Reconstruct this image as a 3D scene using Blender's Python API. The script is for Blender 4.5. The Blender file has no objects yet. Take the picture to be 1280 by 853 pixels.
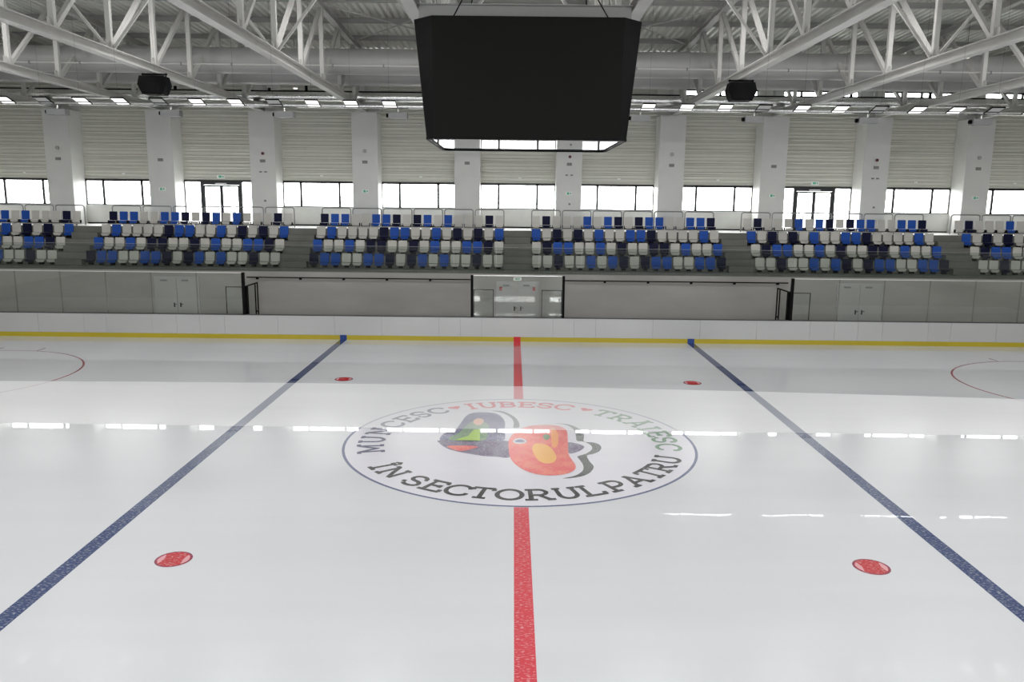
import bpy, math, random
from mathutils import Vector, Matrix

random.seed(4)
PI = math.pi
sc = bpy.context.scene
COL = sc.collection

# ------------------------------------------------------------------ camera
# solved from the rink markings (9 m centre circle, 0.3 m lines, 30 m wide rink)
CX, CY, CZ, YAW, PIT, ROL, FPX = -0.2252, -20.0998, 6.1842, 0.0, 0.1742, 0.0110, 1006.63
fw = Vector((math.sin(YAW) * math.cos(PIT), math.cos(YAW) * math.cos(PIT), -math.sin(PIT)))
rt = Vector((math.cos(YAW), -math.sin(YAW), 0))
up = rt.cross(fw)
rt2 = rt * math.cos(ROL) + up * math.sin(ROL)
up2 = -rt * math.sin(ROL) + up * math.cos(ROL)
cam = bpy.data.cameras.new('camera')
cam.sensor_width = 36.0
cam.lens = FPX / 1280 * 36.0
cam.clip_end = 500
co = bpy.data.objects.new('camera', cam)
COL.objects.link(co)
co.matrix_world = Matrix(((rt2.x, up2.x, -fw.x, CX), (rt2.y, up2.y, -fw.y, CY), (rt2.z, up2.z, -fw.z, CZ), (0, 0, 0, 1)))
sc.camera = co

# ------------------------------------------------------------------ sky, exposure
world = bpy.data.worlds.new('overcast_sky')
sc.world = world
world.use_nodes = True
WN = world.node_tree.nodes
WN['Background'].inputs[0].default_value = (0.985, 0.985, 0.98, 1)
WN['Background'].inputs[1].default_value = 6.8
sc.view_settings.view_transform = 'Standard'
sc.view_settings.look = 'None'
sc.view_settings.exposure = 1.03
sc.view_settings.gamma = 1.0
sc.view_settings.use_curve_mapping = False
FILL_ROWS = ((-11.0, 10.42, 73.0, 'entrance'), (-3.5, 10.42, 89.0, 'middle'), (8.0, 13.5, 84.0, 'high'))     # added fill lamps: y, z, watts of each, name of the row
sc.cycles.max_bounces = 10
sc.cycles.diffuse_bounces = 5
sc.cycles.glossy_bounces = 5
sc.cycles.transparent_max_bounces = 24
sc.cycles.sample_clamp_indirect = 6.0
sc.cycles.caustics_reflective = False
sc.cycles.caustics_refractive = False

# ------------------------------------------------------------------ helpers
OFF = {}
ORD = 'first second third fourth fifth sixth seventh eighth ninth tenth eleventh twelfth thirteenth fourteenth fifteenth sixteenth seventeenth eighteenth'.split()
E2A, E2B = 1.12, -.006


class MB:
    def __init__(s):
        s.v = []; s.f = []

    def quad(s, *p):
        n = len(s.v); s.v += [tuple(q) for q in p]; s.f.append(tuple(range(n, n + len(p)))); return s

    def box(s, x0, x1, y0, y1, z0, z1):
        n = len(s.v)
        s.v += [(x0, y0, z0), (x1, y0, z0), (x1, y1, z0), (x0, y1, z0), (x0, y0, z1), (x1, y0, z1), (x1, y1, z1), (x0, y1, z1)]
        for f in ((0, 3, 2, 1), (4, 5, 6, 7), (0, 1, 5, 4), (1, 2, 6, 5), (2, 3, 7, 6), (3, 0, 4, 7)):
            s.f.append(tuple(n + i for i in f))
        return s

    def bar(s, a, b, w, h=None):
        """square bar from a to b"""
        h = h or w
        a = Vector(a); b = Vector(b); d = (b - a).normalized()
        u = d.cross(Vector((0, 0, 1)))
        if u.length < 1e-4: u = Vector((1, 0, 0))
        u.normalize(); t = u.cross(d)
        n = len(s.v)
        for p in (a, b):
            for i, j in ((-1, -1), (1, -1), (1, 1), (-1, 1)):
                s.v.append(tuple(p + u * (w / 2 * i) + t * (h / 2 * j)))
        for f in ((0, 1, 2, 3), (7, 6, 5, 4), (0, 4, 5, 1), (1, 5, 6, 2), (2, 6, 7, 3), (3, 7, 4, 0)):
            s.f.append(tuple(n + i for i in f))
        return s

    def tube(s, a, b, r, k=10, cap=True, r2=None):
        a = Vector(a); b = Vector(b); d = (b - a).normalized()
        u = d.cross(Vector((0, 0, 1)))
        if u.length < 1e-4: u = Vector((1, 0, 0))
        u.normalize(); t = d.cross(u)
        n = len(s.v)
        for p, rr in ((a, r), (b, r if r2 is None else r2)):
            for i in range(k):
                c = 2 * PI * i / k
                s.v.append(tuple(p + u * (rr * math.cos(c)) + t * (rr * math.sin(c))))
        for i in range(k):
            j = (i + 1) % k
            s.f.append((n + i, n + j, n + k + j, n + k + i))
        if cap:
            s.f.append(tuple(n + i for i in reversed(range(k))))
            s.f.append(tuple(n + k + i for i in range(k)))
        return s

    def path(s, pts, r, k=8):
        for a, b in zip(pts, pts[1:]): s.tube(a, b, r, k)
        return s

    def prism(s, pts, d):
        """closed polygon pts (3d) extruded by vector d"""
        n = len(s.v); m = len(pts); d = Vector(d)
        s.v += [tuple(p) for p in pts] + [tuple(Vector(p) + d) for p in pts]
        s.f.append(tuple(n + i for i in range(m)))
        s.f.append(tuple(n + m + i for i in reversed(range(m))))
        for i in range(m):
            j = (i + 1) % m
            s.f.append((n + j, n + i, n + m + i, n + m + j))
        return s

    def hbeam_y(s, x, y0, y1, zb, w, h, t=0.03, tw=0.02):
        s.box(x - w / 2, x + w / 2, y0, y1, zb, zb + t)
        s.box(x - w / 2, x + w / 2, y0, y1, zb + h - t, zb + h)
        s.box(x - tw / 2, x + tw / 2, y0, y1, zb + t, zb + h - t)
        return s

    def hbeam_x(s, x0, x1, y, zb, w, h, t=0.02, tw=0.015):
        s.box(x0, x1, y - w / 2, y + w / 2, zb, zb + t)
        s.box(x0, x1, y - w / 2, y + w / 2, zb + h - t, zb + h)
        s.box(x0, x1, y - tw / 2, y + tw / 2, zb + t, zb + h - t)
        return s

    def mesh(s, name, mat, off=(0, 0, 0), smooth=False):
        me = bpy.data.meshes.new(name)
        me.from_pydata([(a - off[0], b - off[1], c - off[2]) for a, b, c in s.v], [], s.f)
        if mat: me.materials.append(mat)
        if smooth:
            me.shade_smooth()
            try: me.set_sharp_from_angle(angle=math.radians(40))
            except Exception: pass
        me.update()
        return me


def world_off(o):
    return OFF.get(o.name, (0, 0, 0)) if o else (0, 0, 0)


def ob(name, mb, mat, parent=None, smooth=False, kind=None):
    """one mesh object from world-space geometry; as a child it keeps its parent's origin"""
    off = world_off(parent)
    o = bpy.data.objects.new(name, mb.mesh(name, mat, off, smooth))
    COL.objects.link(o)
    if parent: o.parent = parent
    OFF[o.name] = off
    if kind: o['kind'] = kind
    return o


def put(name, me, loc, parent=None):
    o = bpy.data.objects.new(name, me); COL.objects.link(o)
    off = world_off(parent)
    o.location = (loc[0] - off[0], loc[1] - off[1], loc[2] - off[2])
    if parent: o.parent = parent
    OFF[o.name] = tuple(loc)
    return o


def tag(o, label=None, cat=None, group=None, kind=None):
    if label: o['label'] = label
    if cat: o['category'] = cat
    if group: o['group'] = group
    if kind: o['kind'] = kind
    return o


def thing(name, loc, label, cat, group=None, kind=None):
    o = bpy.data.objects.new(name, None); COL.objects.link(o)
    o.empty_display_size = 0.2
    o.location = loc; OFF[o.name] = tuple(loc)
    return tag(o, label, cat, group, kind)


# ------------------------------------------------------------------ materials
def newmat(name):
    m = bpy.data.materials.new(name); m.use_nodes = True
    nt = m.node_tree
    return m, nt, nt.nodes['Principled BSDF']


def mat(name, col, rough=0.5, metal=0.0, var=0.0, scale=3.0, bump=0.0, bscale=20.0, spec=0.5, stretch=(1, 1, 1)):
    m, nt, b = newmat(name)
    b.inputs['Base Color'].default_value = (*col, 1)
    b.inputs['Roughness'].default_value = rough
    b.inputs['Metallic'].default_value = metal
    b.inputs['Specular IOR Level'].default_value = spec
    if var or bump:
        g = nt.nodes.new('ShaderNodeNewGeometry')
        mp = nt.nodes.new('ShaderNodeMapping'); mp.inputs['Scale'].default_value = stretch
        nt.links.new(g.outputs['Position'], mp.inputs['Vector'])
    if var:
        n = nt.nodes.new('ShaderNodeTexNoise'); n.inputs['Scale'].default_value = scale; n.inputs['Detail'].default_value = 5
        nt.links.new(mp.outputs[0], n.inputs['Vector'])
        r = nt.nodes.new('ShaderNodeValToRGB')
        r.color_ramp.elements[0].position = 0.3; r.color_ramp.elements[1].position = 0.7
        r.color_ramp.elements[0].color = (*[max(0, c * (1 - var)) for c in col], 1)
        r.color_ramp.elements[1].color = (*[min(1, c * (1 + var)) for c in col], 1)
        nt.links.new(n.outputs[0], r.inputs[0]); nt.links.new(r.outputs[0], b.inputs['Base Color'])
    if bump:
        n = nt.nodes.new('ShaderNodeTexNoise'); n.inputs['Scale'].default_value = bscale; n.inputs['Detail'].default_value = 3
        nt.links.new(mp.outputs[0], n.inputs['Vector'])
        bp = nt.nodes.new('ShaderNodeBump'); bp.inputs['Strength'].default_value = bump; bp.inputs['Distance'].default_value = 0.05
        nt.links.new(n.outputs[0], bp.inputs['Height']); nt.links.new(bp.outputs[0], b.inputs['Normal'])
    return m


def glass(name, tint=(1, 1, 1), rough=0.0, ior=1.45):
    """thin pane: clear (or tinted) with a Fresnel reflection"""
    m = bpy.data.materials.new(name); m.use_nodes = True
    nt = m.node_tree; nt.nodes.clear()
    o = nt.nodes.new('ShaderNodeOutputMaterial')
    t = nt.nodes.new('ShaderNodeBsdfTransparent'); t.inputs[0].default_value = (*tint, 1)
    g = nt.nodes.new('ShaderNodeBsdfGlossy'); g.inputs['Roughness'].default_value = rough
    f = nt.nodes.new('ShaderNodeFresnel')
    ge = nt.nodes.new('ShaderNodeNewGeometry')           # both faces of the thin pane reflect alike
    ma = nt.nodes.new('ShaderNodeMapRange'); ma.inputs[3].default_value = ior; ma.inputs[4].default_value = 1 / ior
    nt.links.new(ge.outputs['Backfacing'], ma.inputs[0]); nt.links.new(ma.outputs[0], f.inputs[0])
    x = nt.nodes.new('ShaderNodeMixShader')
    nt.links.new(f.outputs[0], x.inputs[0]); nt.links.new(t.outputs[0], x.inputs[1]); nt.links.new(g.outputs[0], x.inputs[2])
    nt.links.new(x.outputs[0], o.inputs[0])
    return m


def emit(name, col, s):
    m, nt, b = newmat(name)
    b.inputs['Base Color'].default_value = (0.8, 0.8, 0.8, 1)
    b.inputs['Emission Color'].default_value = (*col, 1)
    b.inputs['Emission Strength'].default_value = s
    return m


# ---- ice: one surface group shared by the ice and everything painted under it
def ice_group():
    g = bpy.data.node_groups.new('ice_surface', 'ShaderNodeTree')
    g.interface.new_socket('Color', in_out='INPUT', socket_type='NodeSocketColor')
    g.interface.new_socket('Paint', in_out='INPUT', socket_type='NodeSocketFloat')
    g.interface.new_socket('BSDF', in_out='OUTPUT', socket_type='NodeSocketShader')
    N = g.nodes; L = g.links
    gi = N.new('NodeGroupInput'); go = N.new('NodeGroupOutput')

    def math_(op, a, b=None, clamp=False):
        n = N.new('ShaderNodeMath'); n.operation = op; n.use_clamp = clamp
        for i, v in enumerate((a, b)):
            if v is None: continue
            if isinstance(v, (int, float)): n.inputs[i].default_value = v
            else: L.new(v, n.inputs[i])
        return n.outputs[0]

    def mapr(v, a, b, c, d):
        n = N.new('ShaderNodeMapRange'); n.clamp = True
        L.new(v, n.inputs[0])
        for i, k in enumerate((a, b, c, d)): n.inputs[i + 1].default_value = k
        return n.outputs[0]

    geo = N.new('ShaderNodeNewGeometry')
    sep = N.new('ShaderNodeSeparateXYZ'); L.new(geo.outputs['Position'], sep.inputs[0])
    X, Y = sep.outputs[0], sep.outputs[1]
    # edge of the last resurfacing pass along the far boards (water film still wet beyond it)
    xs = math_('ADD', X, 8.0)
    edge = math_('SUBTRACT', 6.4, math_('MULTIPLY', math_('MULTIPLY', xs, xs), 0.002))
    wet = mapr(math_('SUBTRACT', Y, edge), -0.03, 0.03, 0, 1)

    def noise(sx, sy, scale, det=4):
        m = N.new('ShaderNodeMapping'); m.inputs['Scale'].default_value = (sx, sy, 1)
        L.new(geo.outputs['Position'], m.inputs['Vector'])
        n = N.new('ShaderNodeTexNoise'); n.inputs['Scale'].default_value = scale; n.inputs['Detail'].default_value = det
        L.new(m.outputs[0], n.inputs['Vector'])
        return n.outputs[0]

    streak = noise(0.12, 1.6, 0.9, 5)                 # resurfacer passes lie along the rink
    cloud = noise(1, 1, 0.35, 4)
    scratch = noise(3.0, 9.0, 5.0, 8)                 # skate cuts
    scr = mapr(scratch, 0.54, 0.68, 0, 1)
    nearstrip = mapr(Y, -4.9, -4.6, 0, 1)             # drier frost between the two pass edges
    # a pass that has already frozen dull lies between the wet pass and the glossy near ice
    e2 = math_('ADD', math_('MULTIPLY', X, E2B), E2A)
    dull = math_('MULTIPLY', mapr(math_('SUBTRACT', Y, e2), -0.02, 0.02, 0, 1), math_('SUBTRACT', 1.0, wet))
    near = math_('SUBTRACT', 1.0, mapr(math_('SUBTRACT', Y, e2), -0.02, 0.02, 0, 1))
    frost = math_('ADD', math_('MULTIPLY', dull, 0.42), math_('MULTIPLY', near, math_('ADD', math_('MULTIPLY', nearstrip, 0.04), 0.02)))
    cut = math_('MULTIPLY', math_('MULTIPLY', scr, near), math_('MULTIPLY', gi.outputs['Paint'], 0.50))
    fac = math_('ADD', math_('ADD', math_('MULTIPLY', frost, gi.outputs['Paint']), cut), math_('MULTIPLY', math_('MULTIPLY', dull, 0.85), math_('SUBTRACT', 1.0, gi.outputs['Paint'])), True)
    mix = N.new('ShaderNodeMix'); mix.data_type = 'RGBA'
    L.new(fac, mix.inputs['Factor']); L.new(gi.outputs['Color'], mix.inputs['A'])
    mix.inputs['B'].default_value = (0.76, 0.768, 0.785, 1)
    # gentle tone variation
    tone = math_('ADD', 0.93, math_('ADD', math_('MULTIPLY', streak, 0.07), math_('MULTIPLY', cloud, 0.06)))
    hv = N.new('ShaderNodeHueSaturation'); L.new(mix.outputs['Result'], hv.inputs['Color']); L.new(tone, hv.inputs['Value'])
    p = N.new('ShaderNodeBsdfPrincipled')
    L.new(hv.outputs[0], p.inputs['Base Color'])
    p.inputs['IOR'].default_value = 1.31
    rough = math_('ADD', math_('ADD', math_('MULTIPLY', dull, 0.42), math_('MULTIPLY', near, 0.22)), 0.03)
    L.new(rough, p.inputs['Roughness'])
    L.new(math_('SUBTRACT', math_('SUBTRACT', 0.85, math_('MULTIPLY', dull, 0.83)), math_('MULTIPLY', wet, 0.75)), p.inputs['Coat Weight'])
    p.inputs['Coat Roughness'].default_value = 0.012
    p.inputs['Coat IOR'].default_value = 1.31
    # faint waviness, long along the rink
    bp = N.new('ShaderNodeBump'); bp.inputs['Strength'].default_value = 0.02; bp.inputs['Distance'].default_value = 0.02
    L.new(noise(0.5, 1.5, 1.6, 3), bp.inputs['Height'])
    L.new(bp.outputs[0], p.inputs['Normal']); L.new(bp.outputs[0], p.inputs['Coat Normal'])
    L.new(p.outputs[0], go.inputs[0])
    return g


ICE_G = ice_group()


def ice_mat(name, col, paint=1.0, mottled=0.0, col2=None):
    m = bpy.data.materials.new(name); m.use_nodes = True
    nt = m.node_tree; nt.nodes.clear()
    o = nt.nodes.new('ShaderNodeOutputMaterial')
    g = nt.nodes.new('ShaderNodeGroup'); g.node_tree = ICE_G
    g.inputs['Color'].default_value = (*col, 1); g.inputs['Paint'].default_value = paint
    if mottled:
        ge = nt.nodes.new('ShaderNodeNewGeometry')
        n = nt.nodes.new('ShaderNodeTexNoise'); n.inputs['Scale'].default_value = 2.2; n.inputs['Detail'].default_value = 6
        nt.links.new(ge.outputs['Position'], n.inputs['Vector'])
        r = nt.nodes.new('ShaderNodeValToRGB')
        r.color_ramp.elements[0].position = 0.38; r.color_ramp.elements[1].position = 0.66
        r.color_ramp.elements[0].color = (*col, 1)
        r.color_ramp.elements[1].color = (*(col2 or [min(1, c * (1 + mottled)) for c in col]), 1)
        nt.links.new(n.outputs[0], r.inputs[0]); nt.links.new(r.outputs[0], g.inputs['Color'])
    nt.links.new(g.outputs[0], o.inputs[0])
    return m


M = dict(
    ice=ice_mat('ice_white', (0.655, 0.668, 0.70), 0.0),
    ice_disc=ice_mat('emblem_white', (0.725, 0.715, 0.785), 0.3),
    ice_blue=ice_mat('line_blue', (0.028, 0.052, 0.15)),
    ice_red=ice_mat('line_red', (0.62, 0.055, 0.075)),
    ice_dred=ice_mat('spot_red', (0.50, 0.035, 0.045)),
    ice_dark=ice_mat('spot_outline', (0.25, 0.05, 0.09), 0.5),
    ice_pink=ice_mat('spot_pale', (0.72, 0.36, 0.39), 0.4),
    ice_circ=ice_mat('circle_red', (0.33, 0.07, 0.09), 0.4),
    ice_ring=ice_mat('emblem_ring', (0.12, 0.14, 0.25), 0.5),
    t_blue=ice_mat('text_greyblue', (0.07, 0.07, 0.15), 0.9),
    t_red=ice_mat('text_red', (0.72, 0.14, 0.17), 1.0),
    t_green=ice_mat('text_green', (0.14, 0.27, 0.16), 1.0),
    t_black=ice_mat('text_black', (0.02, 0.02, 0.022), 0.45),
    a_navy=ice_mat('art_navy', (0.06, 0.06, 0.16), 1.0, 1, (0.18, 0.16, 0.30)),
    a_purple=ice_mat('art_purple', (0.10, 0.05, 0.15), 1.0, 1, (0.20, 0.18, 0.26)),
    a_red=ice_mat('art_red', (0.78, 0.11, 0.10), 0.8, 1, (0.85, 0.20, 0.14)),
    a_orange=ice_mat('art_orange', (0.90, 0.34, 0.09), 0.5),
    a_yellow=ice_mat('art_yellow', (0.90, 0.47, 0.12), 0.4),
    a_green=ice_mat('art_green', (0.09, 0.22, 0.09), 0.8, 1, (0.20, 0.32, 0.16)),
    a_lime=ice_mat('art_lime', (0.38, 0.60, 0.06), 0.6),
    a_shadow=ice_mat('art_shadow', (0.06, 0.065, 0.065), 0.8),
    concrete=mat('concrete', (0.30, 0.29, 0.275), 0.75, var=0.10, scale=0.9),
    concrete_wall=mat('concrete_wall', (0.34, 0.33, 0.315), 0.7, var=0.09, scale=0.7, stretch=(0.5, 1, 1.4)),
    tier=mat('tier_concrete', (0.17, 0.17, 0.155), 0.8, var=0.12, scale=1.2),
    walkway=mat('walkway_floor', (0.62, 0.62, 0.60), 0.35, var=0.05),
    white_wall=mat('white_wall', (0.72, 0.72, 0.69), 0.6, var=0.03),
    column=mat('column_lit', (0.80, 0.795, 0.775), 0.5, var=0.03, scale=1.0),  # paler than the front: window light on the sides put into the colour
    front_shaded=mat('column_shaded', (0.69, 0.688, 0.675), 0.55, var=0.03, scale=1.0),  # darker copy for the front faces, their shade put into the colour
    clad=mat('cladding', (0.645, 0.645, 0.58), 0.45, var=0.02),
    frame=mat('frame_dark', (0.022, 0.022, 0.026), 0.4),
    steel=mat('painted_steel', (0.56, 0.555, 0.535), 0.45, var=0.05, scale=1.5),
    purlin=mat('purlin_steel', (0.40, 0.40, 0.385), 0.5),
    deck=mat('roof_deck', (0.90, 0.90, 0.85), 0.35, metal=0.22),
    duct=mat('duct_paint', (0.385, 0.385, 0.38), 0.4, metal=0.1, var=0.04, scale=0.7),
    foil=mat('foil', (0.90, 0.90, 0.90), 0.22, metal=1.0, bump=0.35, bscale=9.0),
    black=mat('black_metal', (0.006, 0.006, 0.0065), 0.6, spec=.06),
    black_matte=mat('black_mesh', (0.005, 0.005, 0.006), 0.8, spec=.1),
    screen=mat('led_screen', (0.0065, 0.0065, 0.006), 0.6, spec=0.08),
    sb_side=mat('scoreboard_side', (0.002, 0.002, 0.0025), 0.5, spec=.1),
    sb_base=mat('scoreboard_underside', (0.10, 0.10, 0.11), 0.015, spec=0.9),
    hdpe=mat('board_white', (0.46, 0.46, 0.465), 0.16, bump=0.06, bscale=0.9, stretch=(1, 1, 2.2)),
    board_back=mat('board_frame', (0.20, 0.20, 0.21), 0.6),
    yellow=mat('kick_yellow', (0.45, 0.36, 0.02), 0.35),
    kblue=mat('kick_blue', (0.012, 0.05, 0.24), 0.35),
    kred=mat('kick_red', (0.56, 0.02, 0.03), 0.35),
    cap=mat('cap_rail', (0.06, 0.06, 0.065), 0.4),
    alu=mat('aluminium', (0.75, 0.75, 0.75), 0.3, metal=0.8),
    door=mat('door_paint', (0.41, 0.41, 0.40), 0.45),
    sign_red=mat('sign_red', (0.36, 0.06, 0.06), 0.5),
    beacon=mat('beacon_red', (0.10, 0.008, 0.012), 0.4),
    sign_green=mat('sign_green', (0.10, 0.45, 0.28), 0.5),
    sign_white=mat('sign_white', (0.85, 0.88, 0.86), 0.5),
    grey_plate=mat('grey_plate', (0.22, 0.22, 0.22), 0.5),
    pale_plate=mat('pale_plate', (0.42, 0.42, 0.43), 0.5),
    seat_w=mat('seat_white', (0.60, 0.585, 0.55), 0.5, spec=.25),
    seat_b=mat('seat_blue', (0.016, 0.085, 0.42), 0.5, spec=.2),
    seat_n=mat('seat_navy', (0.004, 0.006, 0.035), 0.5, spec=.15),
    rail=mat('rail_grey', (0.28, 0.28, 0.275), 0.45, metal=0.3),
    rink_glass=glass('rink_glass', (0.93, 0.94, 0.93)),
    joint=glass('joint_strip', (0.86, 0.86, 0.85)),
    parapet=glass('parapet_glass', (0.86, 0.885, 0.87)),
    window=glass('window_glass', (0.97, 0.98, 0.98)),
    flood_on=emit('flood_lit', (1.0, 0.985, 0.95), 0.6),
    flood_off=mat('flood_unlit', (0.45, 0.45, 0.45), 0.2),
    lamp=emit('lamp_face', (1.0, 0.93, 0.82), 1.2),
)

# ------------------------------------------------------------------ the hall
YB = 24.1            # inner face of the back wall
BAY = 5.335          # column spacing
NB = 6               # bays each side of the middle one
XH = (NB + 0.5) * BAY
YN = -27.0           # wall behind the camera
BOARD_Y = 14.92
T4 = 4.65            # walkway level


def roof_z(y):       # underside of the purlins
    return 14.30 - 0.033 * abs(y)


# floor
ob('floor', MB().box(-XH, XH, YN, YB + .2, -0.3, -0.012), M['concrete'], kind='structure')
ice = ob('ice_sheet', MB().box(-30, 30, -15.2, BOARD_Y - .014, -0.012, 0.0), M['ice'])
tag(ice, 'white ice sheet with painted hockey markings and round centre emblem', 'ice rink')


# ---- ceiling: trapezoidal steel deck, ribs running across the hall
def deck():
    m = MB(); per = 0.30; d = 0.14
    n = int(2 * XH / per)
    prof = []
    for i in range(n):
        x = -XH + i * per
        prof += [(x, d), (x + .09, d), (x + .13, 0), (x + .26, 0)]
    prof.append((XH, d))
    ys = (YN, 0.0, YB + .2)
    k = len(prof)
    for y in ys:
        for x, z in prof: m.v.append((x, y, roof_z(y) + .22 + z))
    for j in range(2):
        for i in range(k - 1):
            m.f.append((j * k + i, j * k + i + 1, (j + 1) * k + i + 1, (j + 1) * k + i))
    return m


ceil = ob('ceiling', deck(), M['deck'], kind='structure')
NODES = [23.7 - 3.3 * k for k in range(15)]
for y in NODES:
    p = ob('roof_purlin', MB().hbeam_x(-XH, XH, y, roof_z(y), .14, .20), M['purlin'], kind='structure')

# ---- walls
wb = MB()
wb.box(-XH, XH, YB, YB + .2, -0.3, T4 - .02)
for k in range(-NB, NB + 1):
    x = k * BAY
    if abs(k) != 3:
        wb.box(x - 2.0, x + 2.0, YB, YB + .2, T4 - .02, 5.66)
    if k < 2:
        wb.box(x - 2.0, x + 2.0, YB + .1, YB + .2, 7.02, 13.8)
    else:
        wb.box(x - 2.0, x + 2.0, YB + .1, YB + .2, 7.02, 11.62)
        wb.box(x - 2.0, x + 2.0, YB + .1, YB + .2, 12.05, 13.8)
for k in range(-NB, NB):
    x = (k + .5) * BAY
    wb.box(x - .67, x + .67, YB, YB + .2, T4 - .02, 13.8)
for s in (-1, 1):
    x = s * (XH - .335); wb.box(x - .34, x + .34, YB, YB + .2, T4 - .02, 13.8)
wall_back = ob('wall_back', wb, M['white_wall'], kind='structure')

PH = 0.595           # cladding panels, ribbed profile
prof = [(0.0, 0.0), (0.0, .012), (-.055, .05), (-.06, .10), (-.02, .15), (-.02, .24), (-.045, .265), (-.045, .30), (-.02, .33), (-.02, .42), (-.045, .445), (-.045, .48), (-.02, .51), (-.02, .565), (0, PH - .002)]


def panel_mesh(name):
    m = MB(); n = len(prof)
    for x in (-2.0, 2.0):
        for y, z in prof: m.v.append((x, y, z))
    for i in range(n - 1): m.f.append((i, n + i, n + i + 1, i + 1))
    m.f.append(tuple(range(n))); m.f.append(tuple(reversed(range(n, 2 * n))))
    return m.mesh(name, M['clad'])


pm = panel_mesh('cladding_panel')
for k in range(-NB, NB + 1):
    for j in range(7 if k >= 2 else 11):
        put('cladding_panel', pm, (k * BAY, YB + .1, 7.02 + j * PH), wall_back)

for s, nm in ((-1, 'wall_left'), (1, 'wall_right')):
    ob(nm, MB().box(s * XH, s * (XH + .2), YN, YB + .2, -.3, 14.5) if s > 0 else MB().box(-XH - .2, -XH, YN, YB + .2, -.3, 14.5), M['clad'], kind='structure')
# wall behind the camera, with the lobby glazing and a window row like the far side
wf = MB()
wf.box(-XH, XH, YN - .2, YN, -.3, 3.0)
wf.box(-XH, XH, YN - .2, YN, 5.0, 5.66)
wf.box(-XH, XH, YN - .2, YN, 7.02, 14.0)
for k in range(-NB, NB):
    x = (k + .5) * BAY
    wf.box(x - .67, x + .67, YN - .2, YN, 3.0, 7.02)
for k in range(-NB, NB + 1):
    if abs(k) > 2: wf.box(k * BAY - 2.0, k * BAY + 2.0, YN - .2, YN, 3.0, 5.0)
for s in (-1, 1):
    x = s * (XH - .335); wf.box(x - .34, x + .34, YN - .2, YN, 3.0, 7.02)
ob('wall_front', wf, M['white_wall'], kind='structure')

WINS = []


def window(n, x0, x1, y, z0, z1, mull, door=False):
    w = ob('window_%d' % n, MB().box(x0, x1, y + .02, y + .10, z1 - .11, z1).box(x0, x1, y + .02, y + .10, z0, z0 + .05)
           .box(x0, x0 + .05, y + .02, y + .10, z0, z1).box(x1 - .05, x1, y + .02, y + .10, z0, z1), M['frame'], kind='structure')
    xs = [x0 + .05] + list(mull) + [x1 - .05]
    for q in mull: ob('mullion', MB().box(q - .06, q + .06, y + .02, y + .10, z0, z1), M['frame'], w)
    for a, b in zip(xs, xs[1:]):
        ob('pane', MB().box(a, b, y + .055, y + .062, z0 + .05, z1 - .1), M['window'], w)
    WINS.append((x0, x1, y, z0, z1))
    return w


wn = 0
dn = 0
for k in range(-NB, NB + 1):
    x = k * BAY
    wn += 1
    if abs(k) != 3:
        window(wn, x - 2, x + 2, YB, 5.66, 7.03, (x - 1.04, x + 1.04))
    else:
        # glazed side lights with a double door between them
        w = ob('window_%d' % wn, MB().box(x - 2, x + 2, YB + .02, YB + .10, 6.93, 7.03).box(x - 2, x - 1.95, YB + .02, YB + .1, T4, 7.0)
               .box(x + 1.95, x + 2, YB + .02, YB + .1, T4, 7.0), M['frame'], kind='structure')
        for a, b in ((x - 1.95, x - 1.12), (x + 1.12, x + 1.95)):
            ob('pane', MB().box(a, b, YB + .055, YB + .062, T4, 6.93), M['window'], w)
        WINS.append((x - 2, x + 2, YB, T4, 7.0))
        dn += 1
        d = ob('door_%d' % dn, MB().box(x - 1.12, x - .97, YB - .01, YB + .1, T4, 6.93).box(x + .97, x + 1.12, YB - .01, YB + .1, T4, 6.93)
               .box(x - .97, x + .97, YB - .01, YB + .1, 6.78, 6.93), M['frame'], kind='structure')
        for s in (-1, 1):
            a, b = (x - .97, x) if s < 0 else (x, x + .97)
            lf = ob('door_leaf', MB().box(a, a + .085, YB, YB + .07, T4 + .01, 6.77).box(b - .085, b, YB, YB + .07, T4 + .01, 6.77)
                    .box(a + .085, b - .085, YB, YB + .07, 6.68, 6.77).box(a + .085, b - .085, YB, YB + .07, T4 + .01, T4 + .2), M['frame'], d)
            ob('pane', MB().box(a + .085, b - .085, YB + .03, YB + .037, T4 + .2, 6.68), M['window'], lf)
            hx = x + s * .12
            ob('push_bar', MB().tube((a + .1, YB - .05, T4 + 1.0), (b - .1, YB - .05, T4 + 1.0), .018, 8), M['alu'], lf)
        ob('door_closer', MB().box(x - .3, x + .3, YB - .06, YB - .01, 6.82, 6.88), M['alu'], d)
    if k >= 2:
        wn += 1
        window(wn, x - 2, x + 2, YB + .05, 11.62, 12.05, (x - 1.04, x, x + 1.04))
for k in range(-NB, NB + 1):
    wn += 1; x = k * BAY
    window(wn, x - 2, x + 2, YN - .15, 5.66, 7.03, (x - 1.04, x + 1.04))
    if abs(k) <= 2:
        wn += 1
        window(wn, x - 2, x + 2, YN - .15, 3.0, 5.0, (x - 1.04, x, x + 1.04))
# daylight enters by the windows: portals tell the renderer where
for i, (x0, x1, y, z0, z1) in enumerate(WINS):
    l = bpy.data.lights.new('window_portal', 'AREA'); l.shape = 'RECTANGLE'; l.size = x1 - x0; l.size_y = z1 - z0
    l.cycles.is_portal = True
    o = bpy.data.objects.new('window_portal', l); COL.objects.link(o)
    far = y > 0
    o.location = ((x0 + x1) / 2, y + (.16 if far else -.06), (z0 + z1) / 2)
    o.rotation_euler = (-PI / 2 if far else PI / 2, 0, 0)

# ---- outside: paved yard
ob('ground', MB().box(-90, 90, YB + .25, 80, 4.2, 4.4), mat('paving', (0.35, 0.35, 0.34), 0.8, var=.1), kind='structure')

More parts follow.
